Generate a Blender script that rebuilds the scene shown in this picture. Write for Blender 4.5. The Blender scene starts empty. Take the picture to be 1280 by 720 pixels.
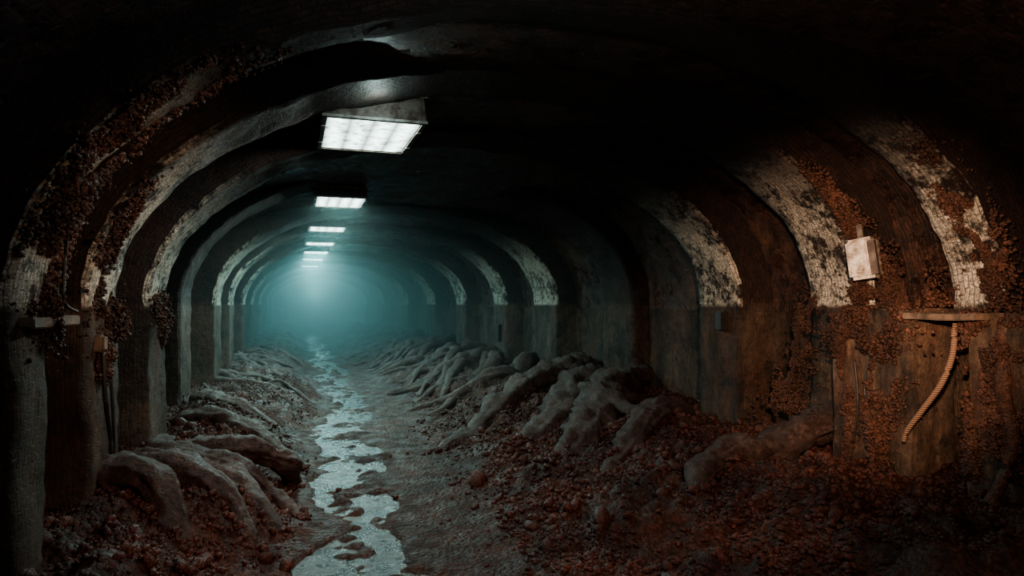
import bpy, math, random, bmesh
import numpy as np
from mathutils import Vector, noise, Matrix
random.seed(7); rng=np.random.default_rng(7)
C=bpy.context.scene.collection
try: bpy.context.scene.view_settings.look='AgX - Medium High Contrast'
except Exception as e: print('look',e)
XR,XL=4.2,-1.15
CX=(XR+XL)/2; A=(XR-XL)/2; B=1.58; SP=1.6
# ---------------- helpers
def mk(name,verts,faces,mat=None,smooth=True,uv=None,parent=None):
    me=bpy.data.meshes.new(name)
    me.from_pydata([tuple(v) for v in verts],[],[tuple(f) for f in faces]); me.update()
    if smooth:
        me.polygons.foreach_set('use_smooth',[True]*len(me.polygons))
    if uv is not None:
        l=me.uv_layers.new(name='UVMap')
        li=np.zeros(len(me.loops),dtype=np.int32); me.loops.foreach_get('vertex_index',li)
        l.data.foreach_set('uv',np.asarray(uv,dtype=np.float32)[li].ravel())
    if mat: me.materials.append(mat)
    o=bpy.data.objects.new(name,me); C.objects.link(o)
    if parent: o.parent=parent
    return o
def grid_faces(nr,nc,off=0):
    return [(off+i*nc+j,off+i*nc+j+1,off+(i+1)*nc+j+1,off+(i+1)*nc+j) for i in range(nr-1) for j in range(nc-1)]
def box(name,x0,x1,y0,y1,z0,z1,mat,bev=.01,sub=0,rough=0.,parent=None,rot=None):
    bm=bmesh.new(); bmesh.ops.create_cube(bm,size=1)
    sx,sy,sz=x1-x0,y1-y0,z1-z0
    for v in bm.verts: v.co=Vector((v.co.x*sx,v.co.y*sy,v.co.z*sz))
    if bev: bmesh.ops.bevel(bm,geom=bm.edges[:],offset=bev,segments=2,affect='EDGES')
    if sub: bmesh.ops.subdivide_edges(bm,edges=bm.edges[:],cuts=sub,use_grid_fill=True)
    c=Vector(((x0+x1)/2,(y0+y1)/2,(z0+z1)/2))
    if rough:
        for v in bm.verts:
            v.co+=noise.noise_vector((v.co+c)*4)*rough+noise.noise_vector((v.co+c)*14)*rough*.4
    me=bpy.data.meshes.new(name); bm.to_mesh(me); bm.free(); me.materials.append(mat)
    o=bpy.data.objects.new(name,me); o.location=c; C.objects.link(o)
    if rot: o.rotation_euler=rot
    if parent: o.parent=parent
    return o
def empty(name,loc=(0,0,0)):
    o=bpy.data.objects.new(name,None); o.location=loc; C.objects.link(o); return o
def tube_geo(path,radii,seg=12,sub=8,flat=1.,wob=.12,seed=0,ridge=.4):
    P=[Vector(p) for p in path]; n=len(P); pts=[];rs=[]
    for i in range(n-1):
        p0=P[max(i-1,0)];p1=P[i];p2=P[i+1];p3=P[min(i+2,n-1)]
        for k in range(sub):
            t=k/sub
            pts.append(.5*((2*p1)+(p2-p0)*t+(2*p0-5*p1+4*p2-p3)*t*t+(3*p1-p0-3*p2+p3)*t**3))
            rs.append(radii[i]*(1-t)+radii[i+1]*t)
    pts.append(P[-1]); rs.append(radii[-1])
    V=[];F=[]
    for i,p in enumerate(pts):
        d=(pts[min(i+1,len(pts)-1)]-pts[max(i-1,0)]).normalized()
        up=Vector((0,0,1)) if abs(d.z)<.95 else Vector((1,0,0))
        s=d.cross(up).normalized(); u=s.cross(d)
        for j in range(seg):
            a=2*math.pi*j/seg
            w=s*math.cos(a)+u*math.sin(a)*flat
            q=p+w*rs[i]
            r=1+wob*(noise.noise(q*3.5+Vector((seed,0,0)))*1.1+.5*noise.noise(q*15)+ridge*noise.noise(Vector((math.cos(a)*2.4,math.sin(a)*2.4,seed+i*.05))))
            V.append(p+w*rs[i]*r)
    m=len(pts)
    for i in range(m-1):
        for j in range(seg):
            F.append((i*seg+j,i*seg+(j+1)%seg,(i+1)*seg+(j+1)%seg,(i+1)*seg+j))
    V.append(pts[0]);V.append(pts[-1])
    for j in range(seg):
        F.append((m*seg,(j+1)%seg,j)); F.append((m*seg+1,(m-1)*seg+j,(m-1)*seg+(j+1)%seg))
    return V,F
def tubes(name,lst,mat,parent=None,**k):
    V=[];F=[]
    for i,(p,r) in enumerate(lst):
        v,f=tube_geo(p,r,seed=i*3.1,**k); o=len(V); V+=v; F+=[tuple(a+o for a in q) for q in f]
    return mk(name,V,F,mat,parent=parent)
def templates():
    T=[]
    for s in range(10):
        bm=bmesh.new(); bmesh.ops.create_icosphere(bm,subdivisions=1,radius=1)
        v=np.array([list(x.co*(1+.75*noise.noise(x.co*1.6+Vector((s*9,0,0))))) for x in bm.verts])
        f=np.array([[w.index for w in q.verts] for q in bm.faces]); bm.free(); T.append((v,f))
    return T
TEMP=templates()
def pebbles(name,cent,rad,mat,parent=None,squash=.75):
    cent=np.asarray(cent);rad=np.asarray(rad);N=len(cent)
    nv=len(TEMP[0][0]); nf=len(TEMP[0][1])
    V=np.zeros((N,nv,3));F=np.zeros((N,nf,3),dtype=np.int32)
    ang=rng.uniform(0,6.28,(N,3)); sc=rng.uniform(.6,1.4,(N,3)); sc[:,2]*=squash
    for k in range(N):
        v,f=TEMP[k%10]
        a,b=ang[k,0],ang[k,1]
        ca,sa=math.cos(a),math.sin(a)
        w=v*sc[k]
        x=w[:,0]*ca-w[:,1]*sa; y=w[:,0]*sa+w[:,1]*ca; z=w[:,2]
        cb,sb=math.cos(b*.15),math.sin(b*.15)
        V[k,:,0]=x*cb-z*sb; V[k,:,1]=y; V[k,:,2]=x*sb+z*cb
        V[k]=V[k]*rad[k]+cent[k]; F[k]=f+k*nv
    me=bpy.data.meshes.new(name); V=V.reshape(-1,3);F=F.reshape(-1,3)
    me.vertices.add(len(V)); me.vertices.foreach_set('co',V.ravel().astype(np.float32))
    me.loops.add(F.size); me.loops.foreach_set('vertex_index',F.ravel())
    me.polygons.add(len(F)); me.polygons.foreach_set('loop_start',np.arange(0,F.size,3,dtype=np.int32))
    me.polygons.foreach_set('use_smooth',np.ones(len(F),dtype=bool))
    me.update(calc_edges=True); me.validate(); me.materials.append(mat)
    o=bpy.data.objects.new(name,me); C.objects.link(o)
    if parent:o.parent=parent
    return o
# ---------------- node material builder
class M:
    def __init__(s,name):
        s.m=bpy.data.materials.new(name); s.m.use_nodes=True; s.t=s.m.node_tree; s.N=s.t.nodes; s.L=s.t.links
        s.b=s.N['Principled BSDF']; s.out=s.N['Material Output']
        s.tc=s.N.new('ShaderNodeTexCoord')
    def mp(s,src='Object',scale=(1,1,1)):
        n=s.N.new('ShaderNodeMapping'); n.inputs['Scale'].default_value=scale; s.L.new(s.tc.outputs[src],n.inputs[0]); return n.outputs[0]
    def noise(s,scale,detail=6,rough=.6,vec=None,dist=0):
        n=s.N.new('ShaderNodeTexNoise'); n.inputs['Scale'].default_value=scale;n.inputs['Detail'].default_value=detail;n.inputs['Roughness'].default_value=rough;n.inputs['Distortion'].default_value=dist
        s.L.new(vec if vec else s.tc.outputs['Object'],n.inputs['Vector']); return n.outputs['Fac']
    def vor(s,scale,vec=None,feat='F1'):
        n=s.N.new('ShaderNodeTexVoronoi'); n.feature=feat; n.inputs['Scale'].default_value=scale
        s.L.new(vec if vec else s.tc.outputs['Object'],n.inputs['Vector']); return n.outputs['Distance']
    def ramp(s,f,stops,interp='LINEAR'):
        n=s.N.new('ShaderNodeValToRGB'); n.color_ramp.interpolation=interp; e=n.color_ramp.elements
        while len(e)<len(stops): e.new(.5)
        for i,(p,c) in enumerate(stops):
            e[i].position=p; e[i].color=(c if isinstance(c,tuple) else (c,c,c))+(1,)
        s.L.new(f,n.inputs[0]); return n.outputs[0]
    def mix(s,f,a,b,mode='MIX'):
        n=s.N.new('ShaderNodeMix'); n.data_type='RGBA'; n.blend_type=mode
        for k,v in ((0,f),(6,a),(7,b)):
            if isinstance(v,(int,float)): n.inputs[k].default_value=v if k==0 else (v,v,v,1)
            elif isinstance(v,tuple): n.inputs[k].default_value=v+(1,)
            else: s.L.new(v,n.inputs[k])
        return n.outputs[2]
    def math(s,op,a,b=0.):
        n=s.N.new('ShaderNodeMath'); n.operation=op
        for k,v in ((0,a),(1,b)):
            if isinstance(v,(int,float)): n.inputs[k].default_value=v
            else: s.L.new(v,n.inputs[k])
        return n.outputs[0]
    def sep(s,src='Object'):
        n=s.N.new('ShaderNodeSeparateXYZ'); s.L.new(s.tc.outputs[src],n.inputs[0]); return n.outputs
    def bump(s,h,dist=.01,strength=1.,prev=None):
        n=s.N.new('ShaderNodeBump'); n.inputs['Distance'].default_value=dist; n.inputs['Strength'].default_value=strength
        s.L.new(h,n.inputs['Height'])
        if prev: s.L.new(prev,n.inputs['Normal'])
        return n.outputs[0]
    def fin(s,col=None,rough=None,nrm=None,**k):
        if col is not None:
            if isinstance(col,tuple): s.b.inputs['Base Color'].default_value=col+(1,)
            else: s.L.new(col,s.b.inputs['Base Color'])
        if rough is not None:
            if isinstance(rough,(int,float)): s.b.inputs['Roughness'].default_value=rough
            else: s.L.new(rough,s.b.inputs['Roughness'])
        if nrm: s.L.new(nrm,s.b.inputs['Normal'])
        for n,v in k.items(): s.b.inputs[n.replace('_',' ')].default_value=v
        return s.m
def brick_tex(m,vec):
    n=m.N.new('ShaderNodeTexBrick'); m.L.new(vec,n.inputs['Vector'])
    n.inputs['Scale'].default_value=1; n.inputs['Mortar Size'].default_value=.005; n.inputs['Brick Width'].default_value=.085; n.inputs['Row Height'].default_value=.032
    n.inputs['Mortar Smooth'].default_value=.7
    n.inputs['Color1'].default_value=(1,1,1,1);n.inputs['Color2'].default_value=(.5,.5,.5,1);n.inputs['Mortar'].default_value=(.12,.12,.12,1)
    return n.outputs['Color']
def mat_vault():
    m=M('dark_brick'); uv=m.mp('UV')
    br=brick_tex(m,uv); big=m.noise(1.1,5,.6); fine=m.noise(26,6,.75); med=m.noise(7,7,.7)
    c=m.ramp(big,[(.3,(.024,.012,.008)),(.5,(.095,.041,.026)),(.7,(.18,.078,.046))])  # brick tone kept dark overall, mottled at random
    c=m.mix(.6,c,br,'MULTIPLY'); c=m.mix(.8,c,m.ramp(fine,[(.35,.1),(.65,1.3)]),'MULTIPLY')
    c=m.mix(.8,c,m.ramp(med,[(.40,.05),(.58,1.25)]),'MULTIPLY')
    h=m.math('ADD',m.math('MULTIPLY',br,.3),m.math('ADD',m.math('MULTIPLY',fine,1.),med))
    return m.fin(c,m.ramp(m.noise(2.2,7,.7),[(.44,.2),(.58,.6)]),m.bump(h,.025,1.),Specular_IOR_Level=.8)
def mat_rib(name,lit_wash,dk=1.):
    m=M(name); uv=m.mp('UV')
    br=brick_tex(m,uv); z=m.sep()[2]
    n1=m.noise(3.0,9,.75); n2=m.noise(16,8,.75); n3=m.noise(60,5,.75)
    streak=m.noise(1,9,.75,m.mp('Object',(3,3,.9))); st2=m.noise(1,8,.75,m.mp('Object',(2.2,2.2,.5)))
    dark_upper=m.ramp(m.noise(2,6,.6),[(.3,(.013,.007,.005)),(.7,(.066,.029,.018))])
    conc=m.mix(m.ramp(streak,[(.38,0.),(.68,1.)]),(.026*dk,.016*dk,.011*dk),(.18*dk,.115*dk,.077*dk))
    conc=m.mix(m.ramp(st2,[(.50,0.),(.60,.8)]),conc,(.085,.033,.018))
    conc=m.mix(m.ramp(m.noise(1.8,9,.78),[(.51,0.),(.59,.88)]),conc,(.016,.010,.007))
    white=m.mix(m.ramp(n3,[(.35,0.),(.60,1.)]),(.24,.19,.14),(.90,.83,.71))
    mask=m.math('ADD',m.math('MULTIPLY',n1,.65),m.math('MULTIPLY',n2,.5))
    zr=m.ramp(m.math('MULTIPLY',z,.25),[(.392,0.),(.402,1.),(.57,1.),(.69,.0)])  # height band paints the bright lit arcs into the peeling whitewash
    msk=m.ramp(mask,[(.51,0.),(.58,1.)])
    w=m.math('MULTIPLY',m.math('MULTIPLY',msk,zr),lit_wash)
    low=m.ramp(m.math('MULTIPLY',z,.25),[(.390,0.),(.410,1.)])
    base=m.mix(low,conc,dark_upper)  # above the springline a low base tone paints in the dark crown
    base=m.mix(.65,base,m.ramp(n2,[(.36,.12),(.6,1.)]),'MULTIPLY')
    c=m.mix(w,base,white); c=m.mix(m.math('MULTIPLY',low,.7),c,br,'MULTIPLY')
    h=m.math('ADD',m.math('MULTIPLY',n2,1.2),m.math('ADD',m.math('MULTIPLY',w,.3),m.math('ADD',m.math('MULTIPLY',br,.25),m.math('MULTIPLY',n1,1.2))))
    return m.fin(c,m.ramp(n1,[(.3,.5),(.7,.85)]),m.bump(h,.028,1.))
def mat_dirt(name,a,b,c3,vs=38,bd=.02,r0=.45,r1=.85):
    m=M(name); n=m.noise(2.2,7,.65); n2=m.noise(30,6,.7); v=m.vor(vs); v2=m.vor(vs*2.3)
    c=m.ramp(n,[(.3,a),(.5,b),(.7,c3)]); c=m.mix(.75,c,m.ramp(n2,[(.35,.15),(.65,1.25)]),'MULTIPLY')
    c=m.mix(.6,c,m.ramp(v,[(.2,1.2),(.8,.15)]),'MULTIPLY')
    h=m.math('SUBTRACT',m.math('MULTIPLY',n2,.6),m.math('ADD',v,m.math('MULTIPLY',v2,.4)))
    return m.fin(c,m.ramp(m.noise(5,4),[(.35,r0),(.65,r1)]),m.bump(h,bd,.9),Specular_IOR_Level=.35)
M_V=mat_vault(); M_R=mat_rib('whitewash_lit_arcs',1.); M_R2=mat_rib('stained_concrete',.0); M_BUT=mat_rib('buttress_concrete',.0,1.7)
M_FLOOR=mat_dirt('wet_earth',(.017,.006,.004),(.054,.019,.011),(.098,.034,.020),vs=30,bd=.018,r0=.5,r1=.85)
M_PEB=mat_dirt('earth_clods',(.030,.010,.008),(.092,.034,.024),(.165,.062,.044),vs=70,bd=.006,r0=.45,r1=.85)
M_GROW=mat_dirt('rust_crust',(.026,.011,.008),(.090,.041,.027),(.17,.080,.054),vs=70,bd=.006)
def mat_root():
    m=M('damp_root_bark'); n=m.noise(3,7,.7); n2=m.noise(26,8,.75); n4=m.noise(9,8,.7)
    c=m.ramp(n,[(.3,(.045,.024,.019)),(.5,(.115,.070,.057)),(.7,(.20,.132,.112))]); c=m.mix(.8,c,m.ramp(n2,[(.38,.12),(.62,1.1)]),'MULTIPLY')
    c=m.mix(m.ramp(n4,[(.48,0.),(.60,.9)]),c,(.045,.017,.011))
    return m.fin(c,m.ramp(n2,[(.3,.32),(.7,.7)]),m.bump(m.math('ADD',n2,m.math('MULTIPLY',n4,1.4)),.04,1.))
M_ROOT=mat_root()
def mat_water():
    m=M('murky_water'); n=m.noise(6,7,.7,m.mp('Object',(1,.6,1))); n2=m.noise(34,6,.7); n3=m.noise(5,8,.78)
    return m.fin(m.ramp(n3,[(.45,(.008,.007,.006)),(.55,(.028,.013,.008))]),m.ramp(n3,[(.44,.05),(.56,.40)]),m.bump(m.math('ADD',n,m.math('MULTIPLY',n2,.3)),.045,.5),IOR=1.40,Specular_IOR_Level=.55)
M_WAT=mat_water()
def simple(name,a,b,sc=12,rough=.5,metal=0.,bd=.004):
    m=M(name); n=m.noise(sc,7,.7)
    return m.fin(m.ramp(n,[(.38,a),(.6,b)]),rough,m.bump(n,bd,.6),Metallic=metal)
M_METAL=simple('rusted_steel',(.045,.026,.020),(.13,.11,.095),14,.5,.0)
M_FRAME=simple('painted_steel',(.10,.075,.065),(.30,.30,.28),9,.5)
M_LAMP=simple('stained_enamel',(.16,.12,.085),(.66,.63,.56),11,.45)
M_WIRE=simple('black_rubber',(.01,.01,.01),(.03,.025,.02),20,.5)
M_LEDGE=simple('weathered_plank',(.05,.035,.025),(.18,.125,.09),7,.7)
def mat_rope():
    m=M('frayed_rope'); w=m.N.new('ShaderNodeTexWave'); w.inputs['Scale'].default_value=22; w.bands_direction='Z'; w.inputs['Distortion'].default_value=1
    m.L.new(m.tc.outputs['Object'],w.inputs['Vector'])
    return m.fin(m.ramp(w.outputs['Fac'],[(.2,(.13,.075,.05)),(.7,(.26,.16,.11))]),.8,m.bump(w.outputs['Fac'],.006,.8))
M_ROPE=mat_rope()
def mat_diff():
    m=M('lit_diffuser')
    x=m.sep('UV')[0]
    s=m.math('ABSOLUTE',m.math('SINE',m.math('MULTIPLY',x,math.pi*4)))
    n=m.noise(7,7,.72)
    st=m.math('MULTIPLY',m.math('ADD',.25,m.math('MULTIPLY',s,.85)),m.ramp(n,[(.36,.2),(.52,1.)]))
    m.L.new(m.math('MULTIPLY',st,3.6),m.b.inputs['Emission Strength'])
    m.b.inputs['Emission Color'].default_value=(.80,1,.93,1)
    return m.fin((.6,.65,.62),.4)
M_DIFF=mat_diff()
# ---------------- profile
def offs(o,t):
    c=abs(math.cos(t)); return o*(.12+.88*min(1,max(0,(c-.25)/.6)))
def outline(o,nz=26,na=110,crown=False):
    P=[]
    for k in range(nz): P.append((XR+o,-.25+(SP+.25)*k/nz))
    for k in range(na+1):
        t=math.pi*k/na; q=offs(o,t) if crown else o
        P.append((CX+(A+q)*math.cos(t),SP+(B+q)*math.sin(t)))
    for k in range(nz): P.append((XL-o,SP-(SP+.25)*(k+1)/nz))
    return P
S0=outline(0); cum=[0]
for i in range(1,len(S0)): cum.append(cum[-1]+math.dist(S0[i],S0[i-1]))
def skew(x,y): return y+min(.12*max(y,0),.8)*(XR-x)/(XR-XL)
def sweep(name,stations,mat,lo=None,hi=None,amp=.01,crown=False):
    V=[];UV=[];v=0;prev=None; nc=None
    for (y,o) in stations:
        P=outline(o,crown=crown); idx=range(len(P))[lo:hi]; nc=len(idx)
        if prev: v+=math.dist(prev,(y,o))
        prev=(y,o)
        for i in idx:
            x,z=P[i]; yy=skew(x,y)
            p=Vector((x,yy,z)); d=noise.noise_vector(p*2.3)*amp+noise.noise_vector(p*9)*amp*.7
            V.append(p+d); UV.append((cum[i],v))
    return mk(name,V,grid_faces(len(stations),nc),mat,uv=UV)
NZ=26;NA=110
VO=.36; WO=.36
ys=list(np.arange(-1.5,14,.12))+list(np.arange(14,56,.5))
sweep('ceiling',[(y,VO) for y in ys],M_V,NZ-1,NZ+NA+2,.018,crown=True)
sweep('wall_right',[(y,WO) for y in ys],M_R2,0,NZ,.02)
sweep('wall_left',[(y,WO) for y in ys],M_R2,NZ+NA,None,.02)
def rib(y0,y1,off=0.):
    n=max(3,int((y1-y0)/.1)); st=[(y0,.6),(y0,.35+off*.5),(y0,.16+off),(y0,.04+off),(y0+.025,off)]
    for k in range(1,n): st.append((y0+(y1-y0)*k/n,off))
    st+=[(y1-.025,off),(y1,.04+off),(y1,.2+off),(y1,.6)]
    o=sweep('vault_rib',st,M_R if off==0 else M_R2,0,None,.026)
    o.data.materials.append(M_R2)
    nc=len(S0); ns=len(st); mi=[]
    for i in range(ns-1): mi+=[1 if (i<3 or i>=ns-4) else 0]*(nc-1)  # end faces left without the painted bright band
    o.data.polygons.foreach_set('material_index',mi); return o
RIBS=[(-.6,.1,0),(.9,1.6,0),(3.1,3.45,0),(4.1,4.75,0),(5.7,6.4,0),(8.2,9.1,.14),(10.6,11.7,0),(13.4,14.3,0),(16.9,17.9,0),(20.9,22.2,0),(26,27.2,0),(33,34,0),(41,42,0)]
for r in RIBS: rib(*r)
mk('wall_far',[(-3,52,-1),(7,52,-1),(7,52,5),(-3,52,5)],[(0,1,2,3)],M_V)
mk('wall_rear',[(-3,-1.4,-1),(7,-1.4,-1),(7,-1.4,5),(-3,-1.4,5)],[(3,2,1,0)],M_V)
# ---------------- floor
def sst(a,b,x):
    t=min(1,max(0,(x-a)/(b-a))); return t*t*(3-2*t)
def xc(y): return .44+.42*sst(6,11,y)+.12*math.sin(y*1.15+.5)*sst(4,7,y)+.08*math.sin(y*2.7)
def H(x,y):
    c=xc(y); w=.36+.06*math.sin(y*2.1)+.20*noise.noise(Vector((y*1.1,3,0)))
    d=abs(x-c)+noise.noise(Vector((x*2,y*2,4)))*.14
    ch=1-sst(w*.6,w*1.15,d)
    mudR=c+w+.38+.3*sst(3,6,y)*(1-sst(8,12,y))
    mr=sst(mudR,mudR+1.9,x)*.38+sst(mudR-.1,mudR+.3,x)*.05
    ml=sst(w+.04,w+.9,c-x)*.35
    p=Vector((x,y,0)); g=min(1,(mr+ml)/.12)
    n=noise.noise(p*1.3)*.12+noise.noise(p*3.1)*.10+noise.noise(p*6.5)*.05
    h=mr+ml+n*g+noise.noise(p*9)*.018*(.4+g)+noise.noise(p*22)*.006
    if g>.05:
        dd=noise.voronoi(p*11)[0][0]; h+=g*.045*(1-dd*1.4)
    h-=ch*.048; h+=ch*(noise.noise(Vector((x*3.6,y*2.4,5)))*.075+noise.noise(p*9)*.045)
    return h
xs=np.arange(-1.75,4.95,.03)
fy=list(np.arange(-1.4,2.2,.2))+list(np.arange(2.2,9,.03))+list(np.arange(9,16,.06))+list(np.arange(16,52.5,.25))
V=[(x,y,H(x,y)) for y in fy for x in xs]
mk('floor',V,grid_faces(len(fy),len(xs)),M_FLOOR)
wy=list(np.arange(2,52,.15)); V=[]
for y in wy:
    for k in range(7): V.append((xc(y)-.62+k*.62/3,y,-.032))
mk('water_stream',V,grid_faces(len(wy),7),M_WAT)
def scatter(n,y0,y1,rmin,rmax,pw=2.6):
    c=[];r=[]
    while len(c)<n:
        y=y0*(y1/y0)**random.random(); x=random.uniform(-1.45,4.5)
        k=xc(y); w=.42
        g=sst(k+w+.3,k+w+1.0,x)+sst(w-.05,w+.4,k-x)
        g=g*(.15+.85*sst(-.25,.1,noise.noise(Vector((x*1.6,y*1.6,9)))+.5*noise.noise(Vector((x*5,y*5,2)))))+.006
        if random.random()>g: continue
        rr=rmin+(rmax-rmin)*random.random()**pw
        c.append((x,y,H(x,y)+rr*.2)); r.append(rr)
    return c,r
c,r=scatter(38000,2.4,12,.006,.022)
c2,r2=scatter(1000,2.8,10,.025,.055)
c3,r3=scatter(42,3.9,8,.06,.11)
# ---------------- large roots
def g(x,y,dz=0): return (x,y,H(x,y)+dz)
big=[
 ([g(4.4,9.7,.1),g(3.7,9.1,.06),g(2.9,8.6,.05),g(2.2,8.0,.0),g(1.4,7.2,-.05)],[.26,.28,.24,.16,.04]),
 ([g(4.4,9.2,.1),g(3.7,8.4,.10),g(3.0,7.4,.04),g(2.5,6.8,.0),g(1.9,6.2,-.04)],[.24,.27,.23,.15,.04]),
 ([g(4.4,8.2,.1),g(3.6,7.4,.12),g(2.95,6.4,.04),g(2.5,5.9,.0),g(1.95,5.4,-.05)],[.24,.27,.23,.18,.05]),
 ([g(3.9,6.3,.0),g(3.25,5.7,.03),g(2.8,5.35,.03),g(2.3,4.9,-.03)],[.13,.15,.12,.03]),
 ([g(4.5,4.6,.16),g(4.0,4.40,.19),g(3.55,4.40,.18),g(3.1,4.35,.12),g(2.75,4.15,.04),g(2.55,3.9,-.05)],[.17,.18,.16,.13,.09,.03]),
 ([g(-1.2,6.9,.0),(-.85,6.25,.34),(-.5,6.0,.42),(-.12,6.05,.30),g(.02,6.4,-.03)],[.13,.14,.14,.12,.06]),
 ([g(-1.25,6.0,.06),(-.95,5.72,.36),(-.6,5.45,.34),(-.3,5.2,.24),g(-.08,4.85,-.03)],[.12,.13,.13,.11,.05]),
 ([g(-1.3,5.5,.06),g(-1.0,5.3,.10),g(-.7,5.05,.07),g(-.42,4.85,.02),g(-.2,4.5,-.05)],[.10,.12,.11,.09,.03]),
 ([g(-1.3,5.0,.05),g(-1.05,4.85,.10),g(-.82,4.7,.06),g(-.6,4.4,-.05)],[.11,.13,.11,.05]),
 ([g(-1.2,8.1,.04),g(-.7,7.6,.06),g(-.25,7.2,.04),g(.1,6.9,-.03)],[.13,.14,.12,.04]),
 ([g(-1.1,6.3,.0),g(-.5,5.6,.05),g(-.1,5.45,.02),g(.08,5.2,-.05)],[.09,.11,.10,.04]),
 ([g(-1.1,9.3,.04),g(-.6,8.8,.05),g(-.1,8.3,.0)],[.13,.12,.04]),
 ([g(3.9,7.2,.0),g(3.3,6.6,.02),g(3.3,6.0,.0),g(3.0,5.6,-.02)],[.08,.10,.07,.02]),
]
for i,q in enumerate(big):
    tubes('twisted_root',[q],M_ROOT,seg=32,sub=14,flat=.8,wob=.55)
for (pa,ra) in big:
    for _ in range(400):
        t=random.random()*(len(pa)-1); i=int(t); f=t-i
        q=Vector(pa[i]).lerp(Vector(pa[i+1]),f); R=ra[i]*(1-f)+ra[i+1]*f
        a=random.uniform(0,6.28); rr=random.uniform(.008,.03)
        x=q.x+math.cos(a)*R*random.uniform(.75,1.5); y=q.y+math.sin(a)*R*random.uniform(.75,1.5)
        if abs(x-xc(y))<.4: continue
        c.append((x,y,H(x,y)+rr*.6)); r.append(rr)
pebbles('earth_clod_pile',c+c2+c3,r+r2+r3,M_PEB)
lst=[]
y=9.6
while y<34:
    st=random.uniform(3.7,4.4); e=xc(y)+.5+random.uniform(0,.7); L=random.uniform(1.,3.8); ph=random.random()*6
    path=[];rad=[];r0=random.uniform(.07,.18)
    for k in range(10):
        t=k/9; x=st+(e-st)*t+.08*math.sin(ph*3+t*9); yy=y+L*(1-t)**1.3+.22*math.sin(ph+t*7)
        path.append(g(x,yy,.06*(1-t)-.02+.04*math.sin(ph*2+t*8))); rad.append(r0*(1-.75*t)+.012*math.sin(ph+t*9))
    lst.append((path,rad))
    if random.random()<.6:
        st=XL-.1; e=xc(y)-.45-random.uniform(0,.5); path=[];rad=[];r0=random.uniform(.04,.10); L=random.uniform(.3,1.6)
        for k in range(7):
            t=k/6; x=st+(e-st)*t; yy=y+L*(1-t)+.2*math.sin(ph+t*7)
            path.append(g(x,yy,.03*(1-t)-.015)); rad.append(r0*(1-.6*t))
        lst.append((path,rad))
    y+=random.uniform(.22,.45)
tubes('root_mass',lst,M_ROOT,seg=12,sub=5,wob=.5)
# ---------------- near right side structure
def wallbox(name,*a,**k): return box(name,*a,M_BUT,bev=.02,sub=7,rough=.03,**k)
p=empty('masonry_buttress',(0,0,0))
wallbox('pier',3.86,4.75,3.42,4.12,-.1,1.56,parent=p)
p2=empty('masonry_buttress',(0,0,0))
wallbox('pier',3.92,4.75,2.3,3.1,-.1,1.52,parent=p2)
box('wall_shelf',3.80,4.6,2.95,3.45,1.50,1.54,M_LEDGE,bev=.006,sub=3,rough=.008)
box('wall_shelf',-1.6,-1.1,3.55,4.25,1.49,1.54,M_LEDGE,bev=.006,sub=3,rough=.008)
def surf(side,z,face=None):
    if face is not None and z<1.58: return face
    if z<SP: return XR if side>0 else XL
    q=A*math.sqrt(max(0,1-((z-SP)/B)**2)); return CX+q*side
def crust(name,strips,n,rmin=.005,rmax=.016):
    c=[];r=[]; tries=0
    while len(c)<n and tries<n*20:
        tries+=1
        side,face,pa,wa,th=random.choice(strips); t=random.random()*(len(pa)-1); i=int(t); f=t-i
        y=pa[i][0]*(1-f)+pa[i+1][0]*f; z=pa[i][1]*(1-f)+pa[i+1][1]*f; w=wa[i]*(1-f)+wa[i+1]*f
        dy=random.gauss(0,.5)*w; y+=dy; z+=random.gauss(0,.5)*w
        nn=noise.noise(Vector((y*5,z*3.2,side*3)))+.5*noise.noise(Vector((y*14,z*11,1)))
        if nn<-.12: continue
        dep=th*min(1,(nn+.15)*2)*max(0,1-abs(dy)/(w*1.3+.001))
        x=surf(side,z,face)-side*(dep*random.random()**.5)
        rr=rmin+(rmax-rmin)*random.random()**2
        c.append((x,y,z)); r.append(rr)
    return pebbles(name,c,r,M_GROW,squash=1)
crust('rust_crust_growth',[
 (1,None,[(4.05,2.55),(4.05,2.1),(4.05,1.8),(4.05,1.6)],[.10,.13,.20,.28],.12),
 (1,3.86,[(3.8,1.56),(3.75,1.35),(3.70,1.0),(3.68,.7),(3.72,.25)],[.42,.30,.17,.11,.10],.10),
 (1,3.86,[(4.02,1.56),(3.99,1.3),(3.96,.9),(3.96,.5)],[.22,.14,.08,.05],.06),
 (1,3.92,[(3.95,1.75),(3.8,1.6),(3.6,1.56)],[.2,.22,.14],.12),
],17000)
crust('rust_crust_growth',[
 (1,3.92,[(2.95,1.5),(2.9,1.2),(2.85,.7),(2.8,.1)],[.2,.18,.12,.16],.06),
 (1,None,[(3.15,2.5),(3.15,2.1),(3.15,1.6)],[.15,.15,.2],.07),
 (1,3.92,[(3.06,1.5),(3.05,1.0),(3.08,.4)],[.08,.06,.05],.03)],6500)
crust('rust_crust_growth',[
 (1,None,[(4.75,1.6),(4.85,1.2),(5.0,.7),(5.2,.35)],[.1,.16,.25,.4],.05)],3500)
crust('rust_crust_growth',[
 (-1,None,[(4.7,2.3),(4.75,1.9),(4.8,1.55)],[.12,.18,.22],.08),
 (-1,None,[(4.8,1.58),(5.1,1.54),(5.3,1.5)],[.12,.16,.14],.12),
 (-1,None,[(4.85,1.5),(4.85,1.15)],[.16,.05],.08),
 (-1,None,[(5.2,1.55),(5.22,1.25)],[.14,.04],.06)],5500,.006,.015)
crust('rust_crust_growth',[
 (-1,None,[(6.5,1.56),(6.9,1.53),(7.3,1.5)],[.14,.18,.14],.12),
 (-1,None,[(6.9,1.5),(7.0,1.25)],[.14,.05],.05)],2200,.006,.016)
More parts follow.
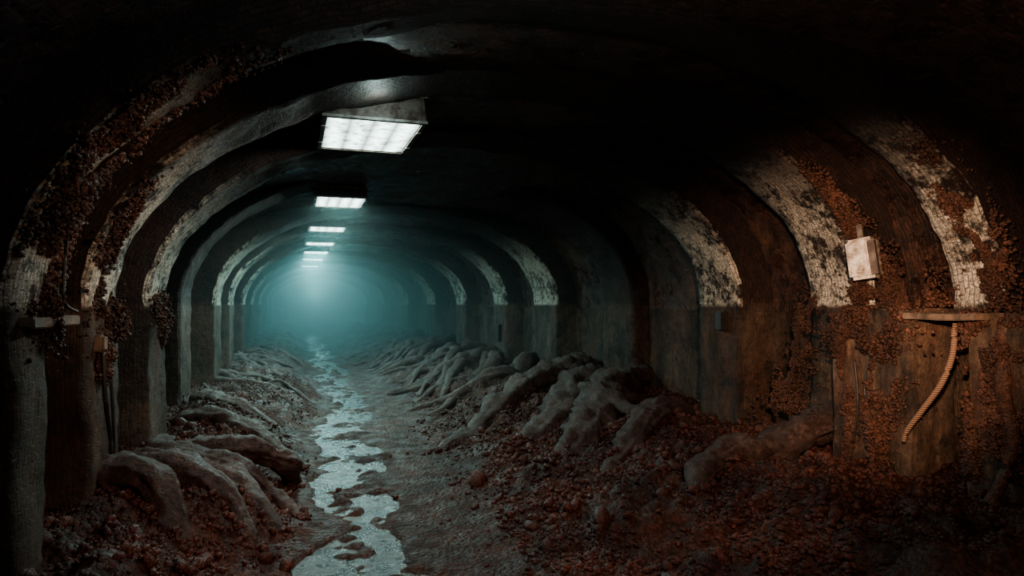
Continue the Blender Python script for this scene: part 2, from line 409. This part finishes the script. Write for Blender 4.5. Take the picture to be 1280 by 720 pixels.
crust('rust_crust_growth',[
 (-1,None,[(3.6,2.7),(3.7,2.2),(3.85,1.6)],[.2,.28,.24],.09)],6000)
# ---------------- wall lamp, boxes, rope, cables
wl=empty('wall_lamp',(4.00,3.96,1.93)); wl.rotation_euler=(0,math.radians(-8),math.radians(-62))
box('housing',-.10,.10,-.09,.07,-.15,.15,M_LAMP,bev=.025,sub=2,rough=.004,parent=wl)
box('cover_plate',-.085,.06,-.115,-.08,-.12,.13,M_LAMP,bev=.012,parent=wl)
box('hinge',.06,.11,-.11,-.05,-.13,.12,M_METAL,bev=.006,parent=wl)
box('conduit_stub',-.02,.02,-.02,.02,.14,.26,M_METAL,bev=.006,parent=wl)
for (x,y,z,s) in ((4.17,5.95,1.43,.09),(4.17,13.8,1.0,.16)):
    jb=empty('junction_box',(x,y,z))
    box('case',-.03,.04,-s*.7,s*.7,-s*1.1,s*1.1,M_WIRE,bev=.01,parent=jb)
    box('lid',-.045,-.03,-s*.6,s*.6,-s,s,M_WIRE,bev=.004,parent=jb)
jb=empty('junction_box',(-1.13,4.75,1.36))
box('case',-.04,.03,-.05,.05,-.05,.05,M_LEDGE,bev=.01,parent=jb)
box('lid',.03,.04,-.04,.04,-.04,.04,M_LEDGE,bev=.003,parent=jb)
tubes('hanging_rope',[([(3.98,3.22,1.50),(3.92,3.18,1.42),(3.89,3.17,1.28),(3.86,3.22,1.10),(3.83,3.33,.92),(3.81,3.42,.78),(3.80,3.44,.70)],[.014,.018,.019,.019,.018,.017,.013])],M_ROPE,seg=10,sub=10,wob=.12)
tubes('electric_cable',[
 ([(-1.0,3.75,2.1),(-1.06,3.85,1.85),(-1.08,3.9,1.62),(-1.05,4.0,1.56)],[.008]*4),],M_WIRE,seg=6,sub=8)
tubes('electric_cable',[
 ([(-1.12,4.8,1.3),(-1.11,4.82,1.0),(-1.11,4.95,.7),(-1.12,5.0,.4)],[.014,.016,.013,.008]),
 ([(-1.13,5.0,1.3),(-1.12,5.05,.9),(-1.12,5.1,.55)],[.01,.011,.007])],M_WIRE,seg=6,sub=8)
tubes('hanging_root',[
 ([(3.95,2.9,1.5),(3.9,2.86,1.1),(3.9,2.8,.8),(3.82,2.85,.5),(3.75,2.95,.2),(3.6,3.1,.05)],[.03,.035,.03,.035,.04,.03]),
 ([(3.9,2.7,1.4),(3.9,2.65,.9),(3.86,2.7,.4),(3.7,2.8,.1)],[.02,.025,.03,.03])],M_GROW,seg=10,sub=8,wob=.5)
tubes('electric_cable',[
 ([(3.85,3.75,1.3),(3.84,3.8,1.0),(3.84,3.72,.7),(3.84,3.8,.45)],[.009]*4),
 ([(3.85,3.9,1.2),(3.84,3.86,.9),(3.84,3.9,.6)],[.008]*3)],M_WIRE,seg=6,sub=8)
# ---------------- ceiling lights
def area(name,loc,sx,sy,e,col,parent=None,rot=(0,0,0)):
    l=bpy.data.lights.new(name,'AREA'); l.shape='RECTANGLE'; l.size=sx;l.size_y=sy;l.energy=e;l.color=col
    o=bpy.data.objects.new(name,l); o.location=loc; o.rotation_euler=rot; C.objects.link(o)
    if parent:o.parent=parent
    return o
def point(name,loc,e,col,r=.05,parent=None):
    l=bpy.data.lights.new(name,'POINT'); l.energy=e;l.color=col;l.shadow_soft_size=r
    o=bpy.data.objects.new(name,l); o.location=loc; C.objects.link(o)
    if parent:o.parent=parent
    return o
def spot(name,loc,tgt,e,col,ang,r=.06):
    l=bpy.data.lights.new(name,'SPOT'); l.energy=e;l.color=col;l.shadow_soft_size=r;l.spot_size=math.radians(ang);l.spot_blend=1
    o=bpy.data.objects.new(name,l); o.location=loc; C.objects.link(o)
    o.rotation_euler=(Vector(tgt)-Vector(loc)).to_track_quat('-Z','Y').to_euler(); return o
def fixture(y0,y1,e,col,w=.34,th=.15,z=3.0,x=.62):
    yc=(y0+y1)/2; l=(y1-y0)/2
    p=empty('fluorescent_ceiling_light',(x,yc,z))
    V=[(-w,-l,.0),(w,-l,.0),(w,l,.0),(-w,l,.0),(-w*.94,-l*.97,th),(w*.94,-l*.97,th),(w*.94,l*.97,th),(-w*.94,l*.97,th),
       (-w+.03,-l+.03,0),(w-.03,-l+.03,0),(w-.03,l-.03,0),(-w+.03,l-.03,0),(-w+.035,-l+.035,.02),(w-.035,-l+.035,.02),(w-.035,l-.035,.02),(-w+.035,l-.035,.02)]
    F=[(0,1,5,4),(1,2,6,5),(2,3,7,6),(3,0,4,7),(4,5,6,7)]
    for a in range(4):
        b=(a+1)%4; F+=[(a,8+a,8+b,b),(8+a,12+a,12+b,8+b)]
    mk('housing',V,F,M_METAL,smooth=False,parent=p)
    a,b=w-.035,l-.035
    mk('diffuser',[(-a,-b,.012),(a,-b,.012),(a,b,.012),(-a,b,.012)],[(3,2,1,0)],M_DIFF,smooth=False,uv=[(0,0),(1,0),(1,1),(0,1)],parent=p)
    for s in (-1,1):
        box('mounting_bracket',-.05,.05,s*l*.5-.03,s*l*.5+.03,th-.01,th+.12,M_METAL,bev=.005,parent=p)
        box('cover_clip',-w-.006,-w+.03,s*l*.5-.02,s*l*.5+.02,-.006,.05,M_FRAME,bev=.003,parent=p)
        box('cover_clip',w-.03,w+.006,s*l*.5-.02,s*l*.5+.02,-.006,.05,M_FRAME,bev=.003,parent=p)
    for q in (0,th-.02):
        box('rim',-w-.008,w+.008,-l-.012,-l+.012,q,q+.02,M_FRAME,bev=.003,parent=p)
    area('lamp',(0,0,.004),2*a,2*b,e,col,p)
    return p,l,th
cool=(.72,1,.93); teal=(.45,.87,.88)
p,l,th=fixture(5.1,6.2,52,(.88,1,.92),w=.38,th=.22,z=2.96,x=.59)
# bare point added before the housing for ceiling glints; no real source
point('ceiling_glint_point',(0,-l-.30,.02),4.5,(.75,1,.95),0.,p)
fixture(9.2,10.2,140,cool)
fixture(12.8,13.7,165,(.6,.97,.93))
fixture(16.1,17.0,125,teal)
fixture(18.9,19.8,70,teal)
fixture(22,22.9,36,teal)
fixture(26,26.9,36,teal)
point('mist_glow_point',(1.0,31,2.4),80,teal,.2)  # bare points added inside the far mist to make it glow
point('mist_glow_point',(1.2,40,2.0),100,teal,.2)
WARM=(1,.64,.43)
spot('warm_fill_spot',(1.0,.9,1.9),(4.0,4.2,1.5),1300,WARM,42)  # unseen warm spots added near the camera to brighten piers and floor
spot('warm_fill_spot',(1.9,.9,2.1),(-1.1,4.9,2.0),420,WARM,28)
spot('warm_fill_spot',(1.6,.6,2.7),(1.7,5.4,0),360,(1,.60,.45),60)
spot('warm_fill_spot',(1.3,1.0,2.6),(-.6,5.0,.1),330,(1,.58,.43),34)
point('offscreen_fill',(2.6,1.3,1.9),26,WARM,.06)  # unseen warm fill added to lift the ceiling
point('offscreen_fill',(.85,2.3,2.85),26,(.75,.95,1),.06)  # unseen cool fill added above frame for ceiling and housing front
# ---------------- mist
def mist(y0,y1,dens,em):
    m=bpy.data.materials.new('tunnel_mist'); m.use_nodes=True; t=m.node_tree
    for n in list(t.nodes):
        if n.type=='BSDF_PRINCIPLED': t.nodes.remove(n)
    v=t.nodes.new('ShaderNodeVolumePrincipled'); v.inputs['Density'].default_value=dens; v.inputs['Color'].default_value=(.65,.9,.92,1)
    v.inputs['Anisotropy'].default_value=.3
    v.inputs['Emission Strength'].default_value=em; v.inputs['Emission Color'].default_value=(.14,.46,.52,1)  # faint glow of its own stands in for lit haze
    t.links.new(v.outputs[0],t.nodes['Material Output'].inputs['Volume'])
    bm=bmesh.new(); bmesh.ops.create_cube(bm,size=1); me=bpy.data.meshes.new('mist'); bm.to_mesh(me); bm.free(); me.materials.append(m)
    o=bpy.data.objects.new('mist',me); o.scale=(6,y1-y0,3.7); o.location=(1.5,(y0+y1)/2,1.6); C.objects.link(o)
mist(7.5,17.9,.007,.0004)
mist(18,50,.075,.0026)
w=bpy.data.worlds.new('World'); bpy.context.scene.world=w; w.use_nodes=True
w.node_tree.nodes['Background'].inputs[0].default_value=(.01,.02,.025,1); w.node_tree.nodes['Background'].inputs[1].default_value=.1
cd=bpy.data.cameras.new('camera'); cam=bpy.data.objects.new('camera',cd); C.objects.link(cam)
cam.location=(0,0,1.6); cam.rotation_euler=(math.radians(90),0,math.radians(-17.9))
cd.sensor_width=36; cd.lens=36*850/1280; cd.shift_y=20/1280; cd.clip_start=.05
bpy.context.scene.camera=cam
